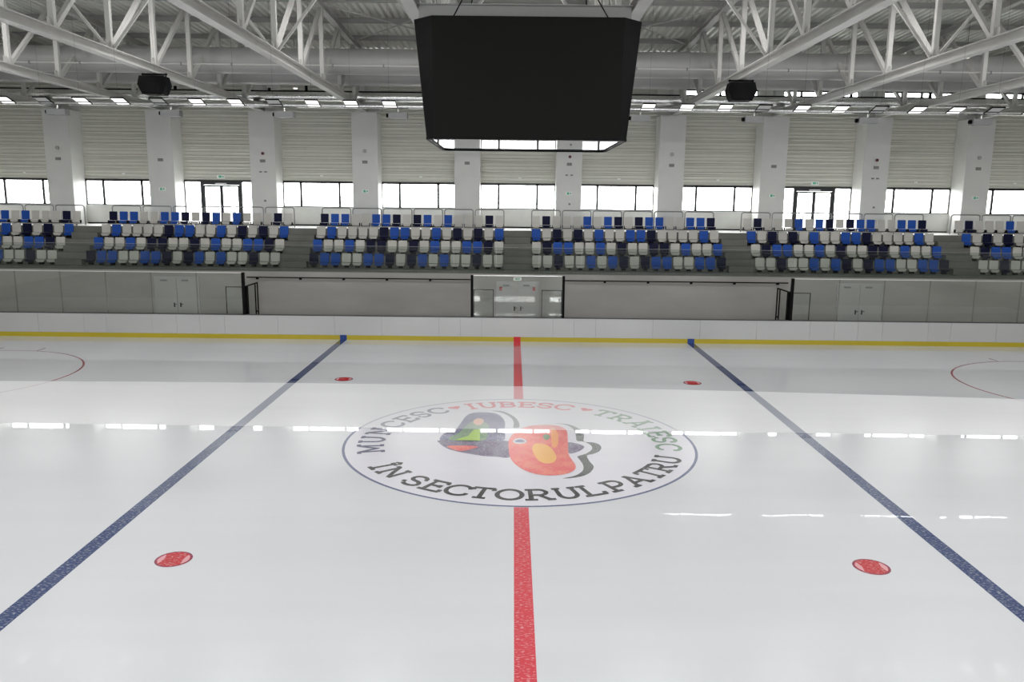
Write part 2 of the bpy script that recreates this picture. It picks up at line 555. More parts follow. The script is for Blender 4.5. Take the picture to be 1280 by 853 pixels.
# ---- columns with their small fittings
for k in range(-NB, NB):
    x = (k + .5) * BAY
    yf = YB - 1.2
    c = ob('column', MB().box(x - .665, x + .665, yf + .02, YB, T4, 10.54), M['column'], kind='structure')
    ob('shaded_front_panel', MB().box(x - .665, x + .665, yf, yf + .02, T4, 10.40), M['front_shaded'], c)  # darker front slab, so the paler sides look lit by the windows
    ob('cap_panel', MB().box(x - .665, x + .665, yf - .012, yf + .02, 10.405, 10.54), M['front_shaded'], c)

# ------------------------------------------------------------------ trusses
ZC = 10.55           # underside of the bottom chord
TRX = [(k + .5) * BAY for k in range(-NB, NB)]
CH = 0.30


def web_meshes():
    """members of one truss, around x = 0"""
    parts = []
    y0, y1 = -23.0, 23.6
    parts.append(('bottom_chord', MB().hbeam_y(0, y0, y1, ZC, .30, CH)))
    tc = MB()
    for a, b in ((y0, 0.0), (0.0, y1)):
        for dx0, dx1, dz0, dz1 in ((-.13, .13, -.26, -.235), (-.13, .13, -.025, 0), (-.012, .012, -.235, -.025)):
            n = len(tc.v)
            for y in (a, b):
                z = roof_z(y)
                tc.v += [(dx0, y, z + dz0), (dx1, y, z + dz0), (dx1, y, z + dz1), (dx0, y, z + dz1)]
            for f in ((0, 1, 2, 3), (7, 6, 5, 4), (0, 4, 5, 1), (1, 5, 6, 2), (2, 6, 7, 3), (3, 7, 4, 0)):
                tc.f.append(tuple(n + i for i in f))
    parts.append(('top_chord', tc))
    for y in NODES:
        parts.append(('vertical_strut', MB().box(-.08, .08, y - .08, y + .08, ZC + CH, roof_z(y) - .25)))
        parts.append(('gusset_plate', MB().box(-.012, .012, y - .28, y + .28, ZC + CH - .02, ZC + CH + .24)))
    for a, b in zip(NODES, NODES[1:]):      # a is farther than b
        if (a + b) / 2 > 0: p, q = b, a
        else: p, q = a, b
        parts.append(('diagonal_strut', MB().bar((0, p + (.12 if q > p else -.12), ZC + CH + .05), (0, q - (.12 if q > p else -.12), roof_z(q) - .24), .14, .14)))
    return [(n, m.mesh(n, M['steel'])) for n, m in parts]


WEB = web_meshes()
for i, x in enumerate(TRX):
    t = thing('roof_truss', (x, 0, 0), 'white steel roof truss, %s from the score cube, %s side' % (ORD[int(abs(x) / BAY)], 'high-window' if x > 0 else 'plain-eaves'), 'truss', 'white roof trusses over the rink')
    for n, me in WEB:
        o = bpy.data.objects.new(n, me); COL.objects.link(o); o.parent = t
# knee braces from the bottom chords up to a purlin in the middle of each bay
def brace(y, i, j):
    xa, xb = TRX[i], TRX[j]; xm = (xa + xb) / 2
    t = thing('knee_brace', (xm, y, roof_z(y)), 'knee brace rods above the score cube' if i + j == 11 else 'pair of thin knee brace rods, %s truss bay from the score cube, %s side' % (ORD[abs(i + j - 11) // 2 - 1], 'high-window' if i + j > 11 else 'plain-eaves'), 'brace', 'knee braces between trusses')
    ob('brace_rod', MB().bar((xa + .08, y + .05, ZC + CH), (xm - .04, y + .05, roof_z(y) + .01), .085), M['steel'], t)
    ob('brace_rod', MB().bar((xb - .08, y + .05, ZC + CH), (xm + .04, y + .05, roof_z(y) + .01), .085), M['steel'], t)


for i in range(len(TRX) - 1):
    brace(NODES[5], i, i + 1)
# rods bracing the roof plane beside the score cube
for k in (-1, 1):
    x0 = k * BAY - BAY / 2; x1 = k * BAY + BAY / 2
    t = thing('roof_plane_brace', (k * BAY, NODES[2], roof_z(NODES[2])), 'thin rods crossing flat under the roof, %s of the score cube' % ('high-window side' if k > 0 else 'plain-eaves side'), 'brace', 'flat roof plane braces')
    for a, b in ((x0, x1), (x1, x0)):
        ob('brace_rod', MB().tube((a, NODES[3], roof_z(NODES[3]) - .06), (b, NODES[1], roof_z(NODES[1]) - .06), .03, 8), M['steel'], t)

# ------------------------------------------------------------------ ducts and pipes
def duct(y, z, r, label, mat_, x0=-XH + .3, x1=XH - .3, seam=2.67, k=28):
    t = thing('air_duct', (0, y, z), label, 'duct')
    m = MB(); m.tube((x0, y, z), (x1, y, z), r, k)
    ob('duct_body', m, mat_, t, smooth=True)
    x = x0 + seam
    sm = MB().tube((-.025, 0, 0), (.025, 0, 0), r + .012, k).mesh('seam_ring', mat_)
    while x < x1 - .2:
        put('seam_ring', sm, (x, y, z), t); x += seam
    return t


duct(15.6, 11.86, .535, 'large grey round duct through the trusses, nearer the rink', M['duct'])
duct(19.0, 11.87, .535, 'large grey round duct behind another, nearer the window wall', M['duct'])
duct(22.2, 11.20, .25, 'crumpled silver foil duct above the column tops', M['foil'], seam=3.1, k=20)
duct(19.0, 10.425, .112, 'thin shiny silver pipe duct carrying the outlet boxes', M['foil'], seam=4.0, k=16)
t = thing('sprinkler_pipe', (0, 13.95, 11.45), 'thin grey pipe clipped in front of the large duct', 'pipe')
ob('pipe_run', MB().tube((-XH + .3, 13.95, 11.45), (XH - .3, 13.95, 11.45), .03, 8), M['steel'], t)
hm = MB().box(-.03, .03, -.04, .04, -.06, .06).mesh('pipe_clip', M['grey_plate'])
for i in range(-14, 15): put('pipe_clip', hm, (i * 2.05 + .6, 13.95, 11.45), t)
t = thing('cable_tray', (0, 21.4, 11.35), 'black cable tray running along the window wall', 'cable tray')
ob('tray_rail', MB().box(-XH + .3, XH - .3, 21.37, 21.43, 11.33, 11.39), M['black'], t)
for i in range(9):
    x = random.uniform(-20, 24)
    ob('junction_box', MB().box(x - .06, x + .06, 21.35, 21.45, 11.39, 11.39 + random.uniform(.1, .25)), M['black'], t)

# outlet boxes hanging on the thin silver duct
for k in range(-NB + 1, NB):
    x = k * BAY + (-.35 if k < 0 else .35)
    t = thing('air_outlet', (x, 19.0, 9.86), 'air outlet box on the silver duct, %s' % ('behind the score cube' if k == 0 else '%s bay from the score cube, %s' % (ORD[abs(k) - 1], 'high-window side' if k > 0 else 'plain-eaves side')), 'air vent', 'outlet boxes under the silver duct')
    ob('housing', MB().box(x - .44, x + .44, 18.8, 19.25, 9.86, 10.13), M['pale_plate'], t)
    ob('duct_neck', MB().tube((x, 19.0, 10.13), (x, 19.0, 10.295), .07, 12), M['foil'], t, smooth=True)
    ob('grille', MB().box(x - .38, x + .38, 18.78, 18.80, 9.90, 9.99), M['pale_plate'], t)
    ob('nozzle', MB().tube((x - .56, 19.0, 10.0), (x - .44, 19.0, 10.0), .09, 12), M['black'], t, smooth=True)

# flat floodlights in a row across the hall, tilted a little
LZ, LY, LL, TILT = 8.94, 3.98, .46, math.radians(17)


def tilted(x0, x1, a0, a1, d0, d1):
    """box on the tilted lamp plane: a along the lamp (away from the camera), d above its face"""
    m = MB(); c, s_ = math.cos(TILT), math.sin(TILT)
    m.box(x0, x1, a0, a1, d0, d1)
    m.v = [(x, y * c + z * s_, -y * s_ + z * c) for x, y, z in m.v]
    return m


def joined(*ms):
    r = MB()
    for q in ms:
        n = len(r.v); r.v += q.v; r.f += [tuple(n + i for i in f) for f in q.f]
    return r


fmesh = joined(tilted(-.195, -.185, 0, LL, -.006, .02), tilted(.185, .195, 0, LL, -.006, .02), tilted(-.195, .195, 0, .012, -.006, .02), tilted(-.195, .195, LL - .012, LL, -.006, .02),
               tilted(-.195, .195, .28, .33, -.006, .02), tilted(-.195, .195, 0, LL, .02, .03)).mesh('lamp_frame', M['black'])
covs = {}
for on, mm in ((True, 'flood_on'), (False, 'flood_off')):
    covs[on] = (tilted(-.185, .185, .012, .28, 0, .02).mesh('lamp_cover', M[mm]), tilted(-.185, .185, .33, LL - .012, 0, .02).mesh('lamp_cover', M[mm]))
wire = MB().tube((0, .1, -.004), (0, NODES[6] - LY, roof_z(NODES[6]) - LZ), .002, 5).mesh('hanger_wire', M['black'])
for i in list(range(-13, 0)) + list(range(13)):
    n_ = (i if i >= 0 else -i - 1)
    x = 3.67 + 1.121 * n_ if i >= 0 else -3.87 - 1.121 * n_
    on = n_ % 3 != 0 or n_ == 0 or n_ > 10
    side = 'high-window side' if i >= 0 else 'plain-eaves side'
    t = thing('floodlight', (x, LY, LZ), '%s flat floodlight, %s in the hanging row from the score cube, %s' % ('lit' if on else 'unlit', ORD[n_], side), 'lamp', 'flat floodlights hung in a row')
    for n, me in (('lamp_frame', fmesh), ('lamp_cover', covs[on][0]), ('lamp_cover', covs[on][1]), ('hanger_wire', wire)):
        o = bpy.data.objects.new(n, me); COL.objects.link(o); o.parent = t

# loudspeakers under the bottom chords
for x, y, lb in ((TRX[3], 10.4, 'black loudspeaker under the truss beside the plain-eaves doors'), (TRX[7], 10.4, 'black loudspeaker under a truss next to the score cube, high-window side')):
    t = thing('loudspeaker', (x, y, 9.75), lb, 'speaker', 'hanging loudspeakers')
    z0 = 9.80
    ob('cabinet', MB().prism([(x - .36, y - .3, z0), (x + .36, y - .3, z0), (x + .52, y - .3, z0 + .34), (x + .44, y - .3, z0 + .64), (x - .44, y - .3, z0 + .64), (x - .52, y - .3, z0 + .34)], (0, .55, 0)), M['black'], t)
    ob('grille', MB().box(x - .34, x + .34, y - .315, y - .3, z0 + .04, z0 + .30), M['black_matte'], t)
    ob('bracket', MB().bar((x - .42, y, z0 + .64), (x - .42, y, ZC + .02), .03).bar((x + .42, y, z0 + .64), (x + .42, y, ZC + .02), .03).box(x - .46, x + .46, y - .03, y + .03, ZC - .06, ZC), M['black'], t)

# small round lamps under the roof near the window wall
for x, y, z, lb in ((-11.0, 21.0, 11.45, 'small lit round lamp above the silver duct, plain-eaves side'), (9.3, 19.9, 11.2, 'small lit round lamp near the silver duct, high-window side'), (17.6, 13.2, 11.9, 'small lit round lamp hanging among the trusses, high-window side')):
    t = thing('round_lamp', (x, y, z), lb, 'lamp')
    ob('lamp_housing', MB().tube((x, y, z), (x, y, z + .12), .12, 14, r2=.06), M['steel'], t, smooth=True)
    ob('lamp_lens', MB().tube((x, y, z - .03), (x, y, z), .10, 14), M['lamp'], t, smooth=True)
    ob('lamp_cord', MB().tube((x, y, z + .12), (x, y, roof_z(y) + .26), .008, 6), M['black'], t)

# unseen fill lamps in high bay housings, added to brighten the hall
hb = MB().tube((0, 0, 0), (0, 0, .25), .28, 16, r2=.12).mesh('lamp_housing', M['steel'])
hl = MB().tube((0, 0, -.02), (0, 0, 0.0), .25, 16).mesh('lamp_lens', M['lamp'])
for y, z, watts, row in FILL_ROWS:
    hc = MB().tube((0, 0, .25), (0, 0, roof_z(y) + .30 - z), .01, 6).mesh('lamp_cord', M['black'])
    for k in range(-5, 6):
        if k == 0 and row == 'middle': continue          # the score cube hangs there
        x = k * BAY
        where = 'in line with the score cube' if k == 0 else '%s from the cube, %s side' % (ORD[abs(k) - 1], 'high-window' if k > 0 else 'plain-eaves')
        t = thing('fill_lamp', (x, y, z), 'added round fill lamp, %s row, %s' % (row, where), 'lamp', 'added fill lamps over the rink')
        for n, me in (('lamp_housing', hb), ('lamp_lens', hl), ('lamp_cord', hc)):  # housing, lens and cord made for the added fill lamp
            o = bpy.data.objects.new(n, me); COL.objects.link(o); o.parent = t
        l = bpy.data.lights.new('fill_light', 'AREA'); l.shape = 'DISK'; l.size = .5; l.energy = watts; l.color = (1.0, 0.99, 0.975)
        o = bpy.data.objects.new('fill_light', l); COL.objects.link(o); o.parent = t; o.location = (0, 0, -.05)

# ------------------------------------------------------------------ score cube
sx, sy = 0.04, 0.0


def octo(h, f, z): return [(sx - f, sy - h, z), (sx + f, sy - h, z), (sx + h, sy - f, z), (sx + h, sy + f, z), (sx + f, sy + h, z), (sx - f, sy + h, z), (sx - h, sy + f, z), (sx - h, sy - f, z)]


t = thing('scoreboard', (sx, sy, 7.48), 'large black four-sided scoreboard cube hung over centre ice, screens off', 'scoreboard')
top = octo(2.43, 2.01, 9.94); bot = octo(2.18, 2.01, 7.48)
m = MB()
for i in (1, 3, 5, 7):
    j = (i + 1) % 8
    m.quad(bot[i], bot[j], top[j], top[i])
m.quad(*top)
m.quad(*octo(2.10, 1.95, 7.62))
ob('corner_panel', m, M['sb_side'], t)
for i, nm in ((0, 'led_screen'), (2, 'led_screen'), (4, 'led_screen'), (6, 'led_screen')):
    j = i + 1
    n = (Vector(bot[j]) - Vector(bot[i])).cross(Vector(top[i]) - Vector(bot[i])).normalized()
    ob(nm, MB().prism([bot[i], bot[j], top[j], top[i]], -n * .06), M['screen'], t)
ob('underside', MB().prism([(a, b, 7.49) for a, b, c in octo(2.12, 1.98, 0)], (0, 0, .05)), M['sb_base'], t)
m = MB(); o1 = octo(2.19, 2.02, 7.455); o2 = octo(2.13, 1.985, 7.455)
for i in range(8):
    j = (i + 1) % 8
    m.prism([o1[i], o1[j], o2[j], o2[i]], (0, 0, .05))
ob('base_frame', m, M['sb_side'], t)
for a, b in (((-1.55, -2.2), (-1.2, -.1)), ((1.75, -2.2), (1.4, -.1)), ((-1.55, 2.2), (-1.2, .1)), ((1.75, 2.2), (1.4, .1))):
    ob('hanging_cable', MB().tube((a[0], a[1], 9.94), (b[0], b[1], 11.3), .015, 6), M['black'], t)
for x in (-1.0, 1.1):
    ob('hanging_post', MB().box(x - .05, x + .05, -.05, .05, 9.94, 10.36), M['black'], t)
tag(ob('hanger_beam', MB().hbeam_x(TRX[5] + .15, TRX[6] - .15, 0.0, 10.36, .25, .34), M['duct']), 'grey steel beam between two trusses carrying the score cube', 'beam')

# ------------------------------------------------------------------ grandstand
WY = 17.7            # front wall of the stand
TREAD = [2.85, 3.45, 4.05, T4]
RISER = [18.70, 19.53, 20.37]
ROWY = [18.60, 19.43, 20.27, 21.10]
st = thing('grandstand', (0, WY, 0), 'dark grey stepped concrete grandstand below the windows', 'grandstand', kind='structure')
g = MB()
edges = [WY + .15] + RISER + [YB]
for i in range(3):
    g.box(-XH, XH, edges[i], edges[i + 1] + (.2 if i < 2 else .1), 0, TREAD[i])
ob('seating_tier', g, M['tier'], st)
ob('walkway', MB().box(-XH, XH, RISER[2], YB, T4 - .35, T4), M['tier'], st)
ob('walkway_surface', MB().box(-XH, XH, RISER[2] + .02, YB - .03, T4, T4 + .006), M['walkway'], st)
ob('wall_skirting', MB().box(-XH, XH, YB - .02, YB, T4 + .006, T4 + .07), M['black'], st)
ob('wall_stand', MB().box(-XH, XH, WY, WY + .15, 0, 2.72), M['concrete_wall'], kind='structure')
AISLES = [0.0, 10.705, -10.705, 21.41, -21.41]
for a in AISLES:
    nm = {0: 'concrete stair flight in the middle of the grandstand', 10.705: 'concrete stair flight two blocks long of centre, high-window side', -10.705: 'concrete stair flight between two blocks, plain-eaves side'}.get(a)
    if nm is None: nm = 'concrete stair flight past the glass doors, %s side' % ('high-window' if a > 0 else 'plain-eaves')
    if a == 10.705: nm = 'concrete stair flight between two blocks, high-window side'
    t = thing('stair_flight', (a, WY + .15, 0), nm, 'stairs')
    for i in range(3):
        ob('stair_step', MB().box(a - .64, a + .64, RISER[i] - .41, RISER[i] - .002, TREAD[i], TREAD[i] + .30), M['tier'], t)
    ob('stair_step', MB().box(a - .64, a + .64, WY + .16, RISER[0] - .41, TREAD[0], TREAD[0] + .03), M['tier'], t)

# ---- seats
def rounded(w, z0, z1, rb, rt_, wb=None, n=4):
    """outline in xz, bottom width wb, top width w"""
    wb = wb or w; pts = []
    for cx, cz, a0, r in ((wb / 2 - rb, z0 + rb, -90, rb), (w / 2 - rt_, z1 - rt_, 0, rt_), (-w / 2 + rt_, z1 - rt_, 90, rt_), (-wb / 2 + rb, z0 + rb, 180, rb)):
        for i in range(n + 1):
            c = math.radians(a0 + 90 * i / n); pts.append((cx + r * math.cos(c), cz + r * math.sin(c)))
    return pts


def seat_meshes(top):
    w = .40 if top else .435
    z1 = .71 if top else .695
    back = MB().prism([(x, .02 + .10 * (z - .25), z) for x, z in rounded(w, .27, z1, .02, .035, w * .97)], (0, .03, 0))
    lip = rounded(w * .98, .13, .255, .085, .012, w * .90)
    pan = MB().prism([(x, -.13 + .12 * (.25 - z), z) for x, z in lip], (0, .03, 0))
    pan.box(-w * .48, w * .48, -.10, .02, .215, .255)
    br = MB()
    if top:
        br.box(-.03, .03, -.06, .02, .10, .215).box(-w * .5 - .022, w * .5 + .022, -.12, -.09, .105, .13)
        for s in (-1, 1): br.box(s * w * .5 + (0 if s > 0 else -.022), s * w * .5 + (.022 if s > 0 else 0), -.12, .05, .105, .265)
    else:
        br.box(-.10, .10, -.04, .07, .02, .215)
    return back, pan, br


SEATM = {}
for top_ in (0, 1):
    b, p_, br = seat_meshes(top_)
    brm = br.mesh('bracket', M['black'])
    for c, mm in (('W', 'seat_w'), ('B', 'seat_b'), ('N', 'seat_n')):
        SEATM[(top_, c)] = (b.mesh('backrest', M[mm]), p_.mesh('seat_pan', M[mm]), brm)
PAT = ['NBBWWBBNWNBWBWWNWW', 'BWWBWNNWWNWBWWBBNW', 'WBWWWWNBBWWBWNWNWB', 'NBBWWBBNWNBWBWWWNW']   # front row to back row
SP = .5213
CNAME = {'W': 'white', 'B': 'royal blue', 'N': 'dark navy'}
RNAME = ['front row', 'second row', 'third row', 'back row']
BLOCKS = []
for s in (-1, 1):
    BLOCKS += [(s, .92, 18, 'centre stairs'), (s, 11.63, 18, 'inner stairs, block below glass doors'), (s, 22.34, 10, 'stairs past the glass doors')]
for s, x0, n, bn in BLOCKS:
    side = 'high-window side' if s > 0 else 'plain-eaves side'
    for r in range(4):
        pat = PAT[r][::-1]                      # from the centre outwards (both halves mirror)
        for i in range(n):
            c = pat[i]
            x = s * (x0 + SP * i)
            t = thing('stadium_seat', (x, ROWY[r], TREAD[r] + (.006 if r == 3 else 0)), '%s seat, %s, %s from the %s, %s' % (CNAME[c], RNAME[r], ORD[i], bn, side), 'seat',
                      '%s %s seats, %s, %s' % (CNAME[c], RNAME[r], bn, side))
            for nm, me in zip(('backrest', 'seat_pan', 'bracket'), SEATM[(1 if r == 3 else 0, c)]):
                o = bpy.data.objects.new(nm, me); COL.objects.link(o); o.parent = t
    xa, xb = sorted((s * (x0 - .26), s * (x0 + SP * (n - 1) + .26)))
    t = thing('seat_beam', ((xa + xb) / 2, ROWY[3], T4), 'white beam under the back row seats, from the %s, %s' % (bn, side), 'beam')
    ob('beam_tube', MB().box(xa, xb, ROWY[3] - .07, ROWY[3] - .01, T4 + .055, T4 + .105), M['steel'], t)
    lm = MB().box(-.025, .025, -.03, .03, 0, .055).mesh('leg', M['black'])
    for i in range(n):
        put('leg', lm, (s * (x0 + SP * i), ROWY[3] - .04, T4 + .006), t)
    # inverted U guard rails, one for every three seats
    for q in range((n + 2) // 3):
        xc = s * (x0 + SP * (3 * q + 1)); y = ROWY[3] + .42; z0 = T4 + .006; z1 = T4 + 1.0; h = .73; rr = .10
        pts = [(xc - h, y, z0), (xc - h, y, z1 - rr), (xc - h + .03, y, z1 - .03), (xc - h + rr, y, z1), (xc + h - rr, y, z1), (xc + h - .03, y, z1 - .03), (xc + h, y, z1 - rr), (xc + h, y, z0)]
        o = ob('guard_rail', MB().path(pts, .03, 8), M['rail'], smooth=True)
        tag(o, 'tubular guard rail behind back row, %s from %s, %s' % (ORD[q], bn, side), 'railing', 'guard rails behind the back row')

# ---- glass parapet on the front wall of the stand
t = thing('glass_parapet', (0, WY + .06, 2.72), 'clear tinted glass parapet along the front of the grandstand', 'railing')
x = -XH + .2
pmh = MB().box(-.99, .99, -.006, .006, 0, 1.21).mesh('glass_panel', M['parapet'])
for i in range(33): put('glass_panel', pmh, (-32 + 2 * i, WY + .07, 2.75), t)
ob('base_channel', MB().box(-33, 33, WY + .02, WY + .12, 2.722, 2.75), M['tier'], t)
ob('top_edge', MB().box(-33, 33, WY + .06, WY + .08, 3.953, 3.962), M['pale_plate'], t)

# doors in the concrete wall behind the benches
def wall_door(n, x0, x1, z1, double):
    d = ob('door_%d' % n, MB().box(x0 - .06, x0, WY - .04, WY, 0, z1 + .06).box(x1, x1 + .06, WY - .04, WY, 0, z1 + .06).box(x0, x1, WY - .04, WY, z1, z1 + .06), M['pale_plate'], kind='structure')
    xs = [x0, (x0 + x1) / 2, x1] if double else [x0, x1]
    for a, b in zip(xs, xs[1:]):
        lf = ob('door_leaf', MB().box(a + .008, b - .008, WY - .035, WY - .003, .01, z1 - .005), M['door'], d)
        hx = b - .15 if b != x1 or not double else a + .15
        ob('door_handle', MB().box(hx - .03, hx + .03, WY - .06, WY - .035, 1.0, 1.2).box(hx - .02, hx + .12, WY - .075, WY - .06, 1.12, 1.15), M['black'], lf)
        ob('door_closer', MB().box(a + .25, a + .55, WY - .07, WY - .035, z1 - .16, z1 - .08), M['grey_plate'], lf)
    return d


wall_door(3, -17.04, -15.05, 2.38, True)
wall_door(4, 15.12, 17.15, 2.40, True)
d5 = wall_door(5, -.93, .97, 2.32, True)
for x in (-.78, .78):
    o = ob('safety_sign', MB().box(x - .065, x + .065, WY - .045, WY - .036, 1.95, 2.12), M['sign_red'])
    tag(o, 'small red safety notice on the door behind the middle glass', 'sign', 'red notices on the middle door')
o = ob('exit_sign', MB().box(-.19, .19, WY - .03, WY, 2.42, 2.58), M['sign_white'])
tag(o, 'white lit exit sign over the door behind the middle glass', 'sign')
ob('exit_arrow', MB().box(-.10, .02, WY - .035, WY - .03, 2.47, 2.53).box(.05, .10, WY - .035, WY - .03, 2.46, 2.54), M['sign_green'], o)

# black wall rails behind the benches
for s in (-1, 1):
    side = 'high-window' if s > 0 else 'plain-eaves'
    xa, xb = (2.2, 12.7)
    t = thing('wall_rail', (s * 7.4, WY, 2.45), 'thin black rail on the wall behind the %s side bench' % side, 'rail')
    x0, x1 = sorted((s * xa, s * xb))
    ob('rail_bar', MB().box(x0, x1, WY - .14, WY - .10, 2.43, 2.48), M['black'], t)
    for i in range(5):
        x = s * (4.1 + 2.03 * i)
        ob('rail_bracket', MB().box(x - .05, x + .05, WY - .13, WY, 2.36, 2.45), M['black'], t)

# ------------------------------------------------------------------ boards
t = thing('rink_boards', (0, BOARD_Y, 0), 'white dasher boards with yellow kick strip along the far side', 'rink boards')
J = [1.57, 2.5, 3.45, 5.97, 8.05, 10.54, 12.88, 13.97, 14.99, 16.08, 18.09, 19.08, 21.09, 23.1, 25.1, 27.1, 29.9]
js = sorted([-j for j in J] + J)
for a, b in zip(js, js[1:]):
    d = random.uniform(0, .004)
    ob('board_panel', MB().box(a + .004, b - .004, BOARD_Y + d, BOARD_Y + .03, .20, 1.045), M['hdpe'], t)
ob('board_frame', MB().box(-29.9, 29.9, BOARD_Y + .03, BOARD_Y + .12, 0, 1.04), M['board_back'], t)
marks = [(-7.667, 'kblue'), (0.0, 'kred'), (7.667, 'kblue')]
xs = [-29.9] + [v for c, _ in marks for v in (c - .15, c + .15)] + [29.9]
for i in range(0, len(xs), 2):
    ob('kick_strip', MB().box(xs[i], xs[i + 1], BOARD_Y - .012, BOARD_Y + .03, .0, .20), M['yellow'], t)
for c, mm in marks:
    ob('line_mark', MB().box(c - .15, c + .15, BOARD_Y - .013, BOARD_Y + .03, 0, .21), M[mm], t)
ob('cap_rail', MB().box(-29.9, 29.9, BOARD_Y - .005, BOARD_Y + .13, 1.045, 1.075), M['cap'], t)

# ---- protective glass on the boards
GY = BOARD_Y + .06


def glass_run(label, x0, x1, n):
    t = thing('rink_glass', ((x0 + x1) / 2, GY, 1.075), label, 'glass screen')
    w = (x1 - x0) / n
    for i in range(n):
        a = x0 + i * w
        ob('glass_panel', MB().box(a + .006, a + w - .006, GY - .006, GY + .006, 1.075, 2.90), M['rink_glass'], t)
        if i: ob('glass_joint', MB().box(a - .02, a + .02, GY - .01, GY + .01, 1.075, 2.90), M['joint'], t)
    ob('top_trim', MB().box(x0, x1, GY - .014, GY + .014, 2.885, 2.915), M['alu'], t)
    return t


glass_run('tall clear rink glass on the boards, plain-eaves end', -29.9, -12.06, 9)
glass_run('tall clear rink glass on the boards, high-window end', 12.06, 29.9, 9)
glass_run('short clear rink glass in front of the middle door', -1.94, 1.94, 1)
for x in (-12.0, -2.0, 2.0, 12.0):
    o = ob('glass_post', MB().box(x - .055, x + .055, GY - .07, GY + .07, 1.075, 2.91), M['black'])
    mid = abs(x) < 5
    tag(o, 'black upright post at the end of the %s rink glass, %s side' % ('short middle' if mid else 'long', 'high-window' if x > 0 else 'plain-eaves'), 'post')
# thin framed gates beside the posts
for x0, x1, lb in ((-12.82, -12.06, 'long glass, plain-eaves side'), (12.06, 12.86, 'long glass, high-window side'), (-1.94, -1.05, 'middle glass, plain-eaves side'), (1.05, 1.94, 'middle glass, high-window side')):
    t = thing('glass_gate', ((x0 + x1) / 2, GY + .1, 0), 'thin black gate frame behind the ' + lb, 'gate')
    y0, y1 = GY + .09, GY + .12
    ob('gate_frame', MB().box(x0, x0 + .03, y0, y1, 0, 2.28).box(x1 - .03, x1, y0, y1, 0, 2.28).box(x0, x1, y0, y1, 2.25, 2.28), M['black'], t)
    ob('gate_pane', MB().box(x0 + .03, x1 - .03, y0 + .01, y0 + .018, .1, 2.25), M['rink_glass'], t)
# side screens at the ends of the benches
for x in (-12.0, 12.0):
    s = 1 if x > 0 else -1
    t = thing('bench_side_screen', (x, 15.1, 0), 'black framed glass side screen closing the bench, %s side' % ('high-window' if s > 0 else 'plain-eaves'), 'screen')
    ob('screen_post', MB().box(x - .08 - .02 * s, x + .08 - .02 * s, GY + .13, GY + .34, 0, 2.30), M['black'], t)
    for y in (16.55, 16.88): ob('screen_post', MB().box(x - .025, x + .025, y, y + .05, 0, 2.27), M['black'], t)
    ob('screen_rail', MB().box(x - .025, x + .025, GY + .3, 16.93, 2.25, 2.30), M['black'], t)
    ob('screen_rail', MB().box(x - .025, x + .025, 16.6, 16.9, .95, 1.0), M['black'], t)
    ob('screen_pane', MB().box(x - .006, x + .006, GY + .32, 16.55, .1, 2.25), M['rink_glass'], t)

# ------------------------------------------------------------------ fittings on the columns and walls
def fitting(name, label, cat, x, z, w, h, m_, group=None, y=YB - 1.2, d=.05, roundy=False):
    mb = MB()
    if roundy: mb.tube((x, y - d, z), (x, y, z), w / 2, 14)
    else: mb.box(x - w / 2, x + w / 2, y - d, y, z - h / 2, z + h / 2)
    return tag(ob(name, mb, m_), label, cat, group)


for i, k in enumerate(range(-5, 5)):
    x = (k + .5) * BAY
    side = '%s column from the score cube, %s' % (ORD[int(abs(x) / BAY)], 'high-window side' if x > 0 else 'plain-eaves side')
    fitting('column_speaker', 'small grey wall box on the ' + side, 'wall box', x, 8.02, .26, .15, M['grey_plate'], 'grey boxes on the columns')
    if i in (2, 5, 8):
        fitting('fire_beacon', 'round dark red alarm beacon on the ' + side, 'alarm', x + .02, 8.40, .15, .15, M['beacon'], 'alarm beacons on columns', roundy=True)
        for q in (-.13, .13): fitting('emergency_lamp', 'tiny paired lamp on the ' + side, 'lamp', x + q, 7.46, .13, .07, M['grey_plate'], 'paired lamps on columns')
        fitting('call_point', 'tiny grey call point on the ' + side, 'switch', x + .05, 5.97, .10, .10, M['grey_plate'], 'call points on columns')
    elif i in (0, 3, 6, 9):
        fitting('round_detector', 'pale round detector on the ' + side, 'detector', x, 8.58, .2, .2, M['pale_plate'], 'round detectors on columns', roundy=True)
    if i in (1, 3, 5, 7, 9):
        e = fitting('exit_sign', 'small green exit sign on the ' + side, 'sign', x, 6.52, .34, .17, M['sign_white'], 'exit signs on columns')
        ob('sign_figure', MB().box(x - .10, x + .02, YB - 1.256, YB - 1.25, 6.46, 6.58).box(x + .06, x + .13, YB - 1.256, YB - 1.25, 6.48, 6.56), M['sign_green'], e)
for s in (-1, 1):
    x = s * 3 * BAY
    e = fitting('exit_sign', 'green and white exit sign over the glass doors, %s side' % ('high-window' if s > 0 else 'plain-eaves'), 'sign', x, 7.22, .40, .2, M['sign_white'], y=YB + .07)
    ob('sign_figure', MB().box(x - .12, x + .04, YB + .014, YB + .02, 7.16, 7.28).box(x + .08, x + .15, YB + .014, YB + .02, 7.18, 7.26), M['sign_green'], e)
for k in range(-5, 6):
    fitting('wall_lamp', 'tiny white lamp above the window, %s' % ('behind the score cube' if k == 0 else '%s bay from the score cube, %s' % (ORD[abs(k) - 1], 'high-window side' if k > 0 else 'plain-eaves side')), 'lamp', k * BAY + .1, 7.32, .16, .07, M['sign_white'], 'tiny lamps above windows', y=YB + .075) if abs(k) != 3 else None

# ------------------------------------------------------------------ markings painted under the ice
def flat(name, pts, z, m_, parent=ice):
    return ob(name, MB().quad(*[(x, y, z) for x, y in pts]), m_, parent)


